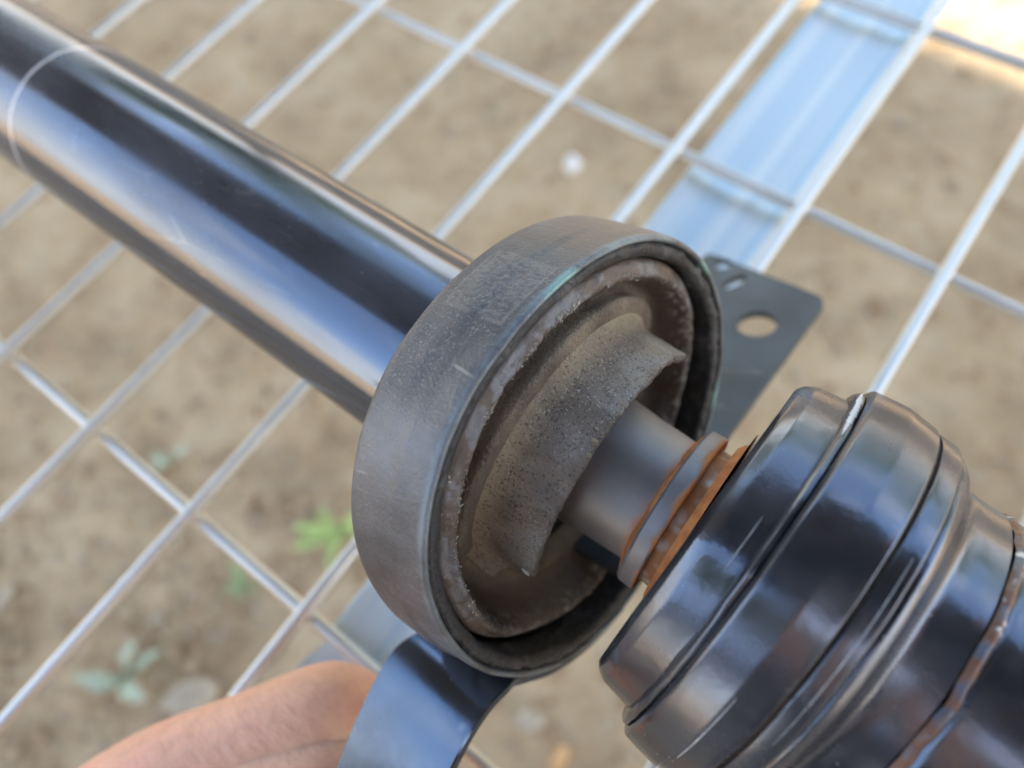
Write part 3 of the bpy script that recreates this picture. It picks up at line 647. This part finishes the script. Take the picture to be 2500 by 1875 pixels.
leg = [pol(rth(LA(-40)) * 50 + .6, -40), pol(rth(LA(-55)) * 50 + .6, -55), pol(rth(LA(-70)) * 50 + .5, -70), pol(rth(LA(-83)) * 50 + .4, -83), (-.5, -48.5), (-4.2, -50.0), (-7.4, -53.0), (-9.8, -57.2), (-11.4, -62.5), (-12.3, -69), (-12.6, -77), (-12.4, -86), (-12, -97), (-11, -112)]
strap('bracket_leg', leg, lambda s: -27.5 + 5.5 * (1 - sm(s, .25, .55)), lambda s: .3 - 1.5 * (1 - sm(s, .2, .4)), 2.4, MT['bracket'], side=1)
# ear plate, built flat with two real holes then placed tangent to the ring
def ear():
    s0 = Vector(pol(51.5, -32)); dr = Vector((.53, .848)).normalized(); L = 115.0
    # local plate coords: a along dr (0..L), b along -axis (0..W)
    Wd = 52.0; poly = []
    P_ = [(0, 0), (122.5, 0), (134, Wd), (0, Wd)]; rad = [0, 5, 4, 0]
    for i in range(4):
        A, B, C = Vector(P_[i - 1]), Vector(P_[i]), Vector(P_[(i + 1) % 4]); r = rad[i]
        if not r: poly.append(B); continue
        p, q = B + (A - B).normalized() * r, B + (C - B).normalized() * r
        for k in range(7): s = k / 6; poly.append(p * (1 - s) ** 2 + B * 2 * s * (1 - s) + q * s * s)
    bm = bmesh.new(); geo = []
    def loop(pts):
        v = [bm.verts.new((p[0], p[1], 0)) for p in pts]; ed = [bm.edges.new((v[i], v[(i + 1) % len(v)])) for i in range(len(v))]; return ed
    eds = loop(poly)
    for (ca, cb, ra, rb) in EARH:
        t_ = .45 if rb < ra * .6 else 0
        eds += loop([(ca + ra * math.cos(6.2832 * k / 40) * math.cos(t_) + rb * math.sin(6.2832 * k / 40) * math.sin(t_), cb - ra * math.cos(6.2832 * k / 40) * math.sin(t_) + rb * math.sin(6.2832 * k / 40) * math.cos(t_)) for k in range(40)])
    bmesh.ops.triangle_fill(bm, edges=eds, use_beauty=True)
    # drop faces that fill the holes
    for f in list(bm.faces):
        c = f.calc_center_median()
        for (ca, cb, ra, rb) in EARH:
            if ((c.x - ca) / ra) ** 2 + ((c.y - cb) / rb) ** 2 < .9: bm.faces.remove(f); break
    ret = bmesh.ops.extrude_face_region(bm, geom=list(bm.faces)); vv = [x for x in ret['geom'] if isinstance(x, bmesh.types.BMVert)]
    bmesh.ops.translate(bm, verts=vv, vec=(0, 0, 2.6))
    nv = Vector((dr.y, -dr.x))
    for v in bm.verts:
        a_, b_, h = v.co; q = s0 + dr * a_ + nv * (h - 1.3)
        q = RC + E1 * q.x + E2 * q.y + RN * (EARZ - b_)
        v.co = mR.inverted() @ W(q * .905)
    bmesh.ops.recalc_face_normals(bm, faces=bm.faces)
    o = obj('mounting_ear', bm, MT['ear'], ring, sharp=30)
EARZ = -6.0; EARH = [(102.8, 15.3, 6.3, 6.8), (129, 42.7, 3.2, 3.2), (120.5, 33.3, 5.0, 2.4)]
ear()
# ------------------------------------------------------------------ photographer: one continuous body by skin modifier
def skinned(name, chains, mat, parent=None, sub=2, root=0):
    """chains: list of lists of (point_key or new point, radius). points dict in world metres"""
    verts, rad, edges, idx = [], [], [], {}
    for ch in chains:
        prev = None
        for key, p, r in ch:
            if key not in idx: idx[key] = len(verts); verts.append(p); rad.append(r)
            if prev is not None: edges.append((prev, idx[key]))
            prev = idx[key]
    me = bpy.data.meshes.new(name); me.from_pydata([tuple(v) for v in verts], edges, []); o = bpy.data.objects.new(name, me); COL.objects.link(o)
    md = o.modifiers.new('skin', 'SKIN'); md.use_smooth_shade = True; md.branch_smoothing = .6
    for sv_, r in zip(me.skin_vertices[0].data, rad): sv_.radius = (r, r) if not isinstance(r, tuple) else r; sv_.use_root = False
    me.skin_vertices[0].data[root].use_root = True
    ms = o.modifiers.new('sub', 'SUBSURF'); ms.levels = sub; ms.render_levels = sub
    dg = bpy.context.evaluated_depsgraph_get(); ev = o.evaluated_get(dg); nm = bpy.data.meshes.new_from_object(ev)
    o.modifiers.clear(); o.data = nm; nm.materials.clear(); nm.materials.append(mat)
    for p in nm.polygons: p.use_smooth = True
    bpy.data.meshes.remove(me); o.parent = parent; return o
def C(x, y, z): return W(px(x, y, z))      # pixel and depth -> world
pelvis = Vector((.42, -.66, .20)); chest = Vector((.30, -.44, .40)); neck = Vector((.22, -.30, .53)); head0 = Vector((.17, -.235, .60)); headc = Vector((.13, -.20, .66)); crown = Vector((.09, -.19, .72))
side = Vector((.84, .54, 0)).normalized()   # person's right
lsh, rsh = chest + Vector((-.06, .05, .08)) - side * .17, chest + Vector((-.06, .05, .08)) + side * .17
D = 1.1302
wristL = C(-190 * D, 2480 * D, 190)
elbL = Vector((-.26, -.38, .16))
elbR = Vector((.40, -.12, .22)); wristR = W((165, 62, -25))
palmL = C(60 * D, 2080 * D, 180)
mcp = [C(435 * D, 1672 * D, 176), C(500 * D, 1745 * D, 165), C(590 * D, 1930 * D, 150), C(660 * D, 2050 * D, 146)]
pip = [C(722 * D, 1522 * D, 173), C(738 * D, 1628 * D, 166), C(800 * D, 1850 * D, 160), C(820 * D, 2010 * D, 156)]
dip_ = [C(850 * D, 1590 * D, 188), C(880 * D, 1720 * D, 186), C(900 * D, 1880 * D, 182), C(900 * D, 2020 * D, 178)]
tip = [C(900 * D, 1680 * D, 196), C(930 * D, 1780 * D, 196), C(950 * D, 1920 * D, 192), C(950 * D, 2050 * D, 188)]
frd = [(.0175, .0140, .0100, .0080), (.0125, .0100, .0088, .0074), (.0120, .0096, .0082, .0070), (.0110, .0086, .0072, .0062)]
ch = [[('pel', pelvis, .14), ('chest', chest, (.15, .11)), ('neck', neck, .055), ('head0', head0, .075), ('headc', headc, .092), ('crown', crown, .06)],
      [('chest', chest, .14), ('lsh', lsh, .055), ('elbL', elbL, .042), ('wrL', wristL, .026), ('palmL', palmL, .027)],
      [('chest', chest, .14), ('rsh', rsh, .055), ('elbR', elbR, .042), ('wrR', wristR, .026)]]
for i in range(4):
    a_, b_, c_, d_ = frd[i]
    ch.append([('palmL', palmL, .021)] + ([('k0', C(150 * D, 1820 * D, 176), .0200)] if i == 0 else []) + [('m%d' % i, mcp[i], a_), ('mm%d' % i, mcp[i].lerp(pip[i], .5), b_ * .98), ('p%d' % i, pip[i], b_ * 1.03), ('q%d' % i, dip_[i], c_), ('t%d' % i, tip[i], d_)])
ch.append([('palmL', palmL, .021), ('th0', C(420 * D, 2080 * D, 150), .015), ('th1', C(800 * D, 2000 * D, 128), .011), ('th2', C(1000 * D, 1900 * D, 122), .010), ('th3', C(1080 * D, 1840 * D, 124), .008)])
pR = W((140, 38, -18)); ch[2].append(('palmR', pR, .022))
for i in range(4):
    yy = 38 - 22 * i
    ch.append([('palmR', pR, .022), ('Rm%d' % i, W((158, 34 - 20 * i, -20)), .010), ('Rp%d' % i, W((163, 30 - 20 * i, -3)), .009), ('Rt%d' % i, W((146, 28 - 20 * i, 6)), .0075)])
ch.append([('palmR', pR, .022), ('Rth0', W((128, 48, -22)), .011), ('Rth1', W((108, 30, -20)), .009)])
hipL, hipR = pelvis - side * .10 + Vector((0, 0, -.06)), pelvis + side * .10 + Vector((0, 0, -.06))
for nm, h, sx in (('L', hipL, -1), ('R', hipR, 1)):
    kn = h + Vector((-.02, .08, -.40)) + side * .04 * sx; an = kn + Vector((.06, -.10, -.37)); an.z = GROUND + .09; to = an + Vector((-.10, .14, -.055))
    ch.append([('pel', pelvis, .14), ('hip' + nm, h, .085), ('kn' + nm, kn, .055), ('an' + nm, an, .038), ('to' + nm, to, .032)])
body = skinned('person', ch, MT['skin'], sub=2)
tag(body, 'bare hand gripping the black bracket leg at the lower left', 'person')
shirt = skinned('shirt', [[('pel', pelvis + Vector((0, 0, .02)), .155), ('chest', chest, (.168, .13)), ('neck', neck.lerp(chest, .3), .085)], [('chest', chest, .15), ('lsh', lsh, .075), ('el', elbL, .058), ('wl', elbL.lerp(wristL, .72), .040)], [('chest', chest, .15), ('rsh', rsh, .075), ('er', elbR, .058), ('wr', elbR.lerp(wristR, .7), .044)]], MT['shirt'], body, 2)
tr = []
for nm, h, sx in (('L', hipL, -1), ('R', hipR, 1)):
    kn = h + Vector((-.02, .08, -.40)) + side * .04 * sx; an = kn + Vector((.06, -.10, -.37)); an.z = GROUND + .14
    tr.append([('pel', pelvis, .152), ('hip' + nm, h, .10), ('kn' + nm, kn, .072), ('an' + nm, an, .055)])
skinned('trousers', tr, MT['jeans'], body, 2)
bm = bmesh.new(); bmesh.ops.create_icosphere(bm, subdivisions=3, radius=.104)
for v in bm.verts:
    v.co *= 1 + .05 * noise.noise(v.co * 40)
    if v.co.z < -.02: v.co.z = -.02 + (v.co.z + .02) * .2
o = obj('hair', bm, MT['hair'], body, sharp=0); o.location = headc.lerp(crown, .45)
# phone behind the lens
bm = bmesh.new(); box(bm, (-12, -12, 0), (150, 66, 8)); bmesh.ops.bevel(bm, geom=list(bm.edges), offset=2.4, segments=3, affect='EDGES')
for v in bm.verts: v.co = W((v.co.x, -v.co.y + 0, -4 - v.co.z))
bmesh.ops.recalc_face_normals(bm, faces=bm.faces)
ph = obj('smartphone', bm, MT['phone'], sharp=30); tag(ph, 'black smartphone held above the driveshaft to take the picture', 'phone')
for (x, y) in ((0, 0), (0, 24), (22, 12)):
    bm = bmesh.new(); tube(bm, W((x, -y, -4.4)), W((x, -y, -2.4)), .0065, 24); obj('lens_ring', bm, MT['lens'], ph)
# ------------------------------------------------------------------ unseen building added to keep direct sun off the yard
bx0, bx1, by, H = .35, 7.5, -2.79, GROUND + 3.62
b = empty('added_shed', Matrix.Translation((bx0, by, GROUND)), 'low rendered building with a dark roof, unseen, added to block the sun', 'added_shed')
def wpart(name, lo, hi, mat, par):
    bm = bmesh.new(); box(bm, lo, hi); return obj(name, bm, mat, par, smooth=False)
wpart('wall', (0, -3, 0), (bx1 - bx0, 0, 3.42), MT['brick'], b)
bm = bmesh.new(); L_ = bx1 - bx0 + .5
rows = [[Vector((x, y, z)) for y, z in ((.12, 3.50), (.12, 3.62), (-1.5, 4.15), (-3.2, 3.62), (-3.2, 3.50), (-1.5, 4.03))] for x in (-.25, L_ - .25)]
vs = grid_surf(bm, rows, close_i=False, close_j=True); bm.faces.new(vs[0]); bm.faces.new(vs[1][::-1]); bmesh.ops.recalc_face_normals(bm, faces=bm.faces); obj('roof', bm, MT['roof'], b, smooth=False)
for k in range(3):
    x = 1.0 + k * 2.2; f = wpart('window', (x, .002, 1.1), (x + 1.0, .05, 2.2), MT['trim'], b); wpart('pane', (x + .08, .05, 1.18), (x + .92, .056, 2.12), MT['glass'], f)
# ------------------------------------------------------------------ trees across the yard
def tree(x, y, h, cr, seed, label):
    r = random.Random(seed); e_ = empty('tree', Matrix.Translation((x, y, GROUND)), label, 'tree', 'trees across the yard')
    bm = bmesh.new(); tube(bm, (0, 0, -.1), (0, 0, h * .35), .14, 10); tube(bm, (0, 0, h * .3), (.3, .1, h * .7), .08, 8); tube(bm, (0, 0, h * .3), (-.4, -.2, h * .65), .07, 8); obj('trunk', bm, MT['bark'], e_)
    bm = bmesh.new(); cl = [(Vector((r.gauss(0, cr * .45), r.gauss(0, cr * .45), h * .62 + r.gauss(0, h * .16))), r.uniform(.35, .6) * cr) for _ in range(16)]
    for k in range(5200):
        c, q = cl[k % 16]; d = Vector((r.gauss(0, 1), r.gauss(0, 1), r.gauss(0, 1))).normalized() * q * r.random() ** .35; p = c + d
        if p.z < .5: continue
        u = Vector((r.gauss(0, 1), r.gauss(0, 1), r.gauss(0, 1))).normalized() * .09; v = u.orthogonal().normalized() * .05
        bm.faces.new([bm.verts.new(p + s) for s in (-u, v, u, -v)])
    obj('crown', bm, MT['leaf'], e_, smooth=False)
tree(-2.5, 7.5, 6.4, 1.9, 1, 'leafy tree across the yard, leftmost of the trees'); tree(1.2, 8.2, 7.0, 2.1, 2, 'tallest leafy tree across the yard, second from left')
tree(5.0, 7.2, 6.2, 1.9, 3, 'leafy tree across the yard, third from left'); tree(-6.5, 6.4, 5.8, 1.9, 4, 'low leafy tree far to the left across the yard')

# ------------------------------------------------------------------ unseen sheet roof added for the dark band it mirrors into the tube
cn = empty('added_canopy', Matrix.Translation((0, 0, GROUND)), 'long dark sheet metal roof on thin posts, unseen, added to darken reflections', 'added_canopy')
wpart('roof_sheet', (-9.2, -.55, 2.62), (3.6, 1.3, 2.68), MT['roof'], cn)
for px_ in (-9.0, -3.2, 3.4):
    for py_ in (-.49, 1.15): wpart('post', (px_ - .04, py_ - .04, 0), (px_ + .04, py_ + .04, 2.619), MT['trim'], cn)

# tall trees added out of view: crowns block the sun except one low gap
def added_tall_tree(x, y, seed, label):
    r = random.Random(seed); e_ = empty('tree', Matrix.Translation((x, y, GROUND)), label, 'tree', 'unseen tall trees added to mask the sun')
    bm = bmesh.new(); tube(bm, (0, 0, -.1), (0, 0, 9.5), .22, 10); tube(bm, (0, 0, 7.2), (1.6, .4, 10.5), .1, 8); tube(bm, (0, 0, 7.4), (-1.5, -.5, 10.8), .1, 8); obj('trunk', bm, MT['bark'], e_)
    bm = bmesh.new()
    for k in range(7500):
        p = Vector((r.uniform(-1, 1), r.uniform(-1, 1), r.uniform(-1, 1)))
        if p.length > 1 or noise.noise(p * 2.3 + Vector((seed, 0, 0))) < -.32: continue
        p = Vector((p.x * 3.0, p.y * .8, 10.9 + p.z * 3.55))
        u = Vector((r.gauss(0, 1), r.gauss(0, 1), r.gauss(0, 1))).normalized() * .19; v = u.orthogonal().normalized() * .11
        bm.faces.new([bm.verts.new(p + q) for q in (-u, v, u, -v)])
    obj('crown', bm, MT['leaf'], e_, smooth=False)
for k_, (x_, lb) in enumerate(((-1.1, 'unseen tall tree added to mask the sun, leftmost of its row'), (2.9, 'unseen tall tree added to mask the sun, second from the left'), (6.9, 'unseen tall tree added to mask the sun, third from the left'), (10.9, 'unseen tall tree added to mask the sun, fourth from the left'), (14.9, 'unseen tall tree added to mask the sun, rightmost of its row'))): added_tall_tree(x_, -6.2, 20 + k_, lb)

tree(-9.5, 3.6, 5.6, 2.0, 6, 'unseen leafy tree added at the far left to darken the tube reflection')  # extra tree out of view, put in to dim the sky mirrored in the tube
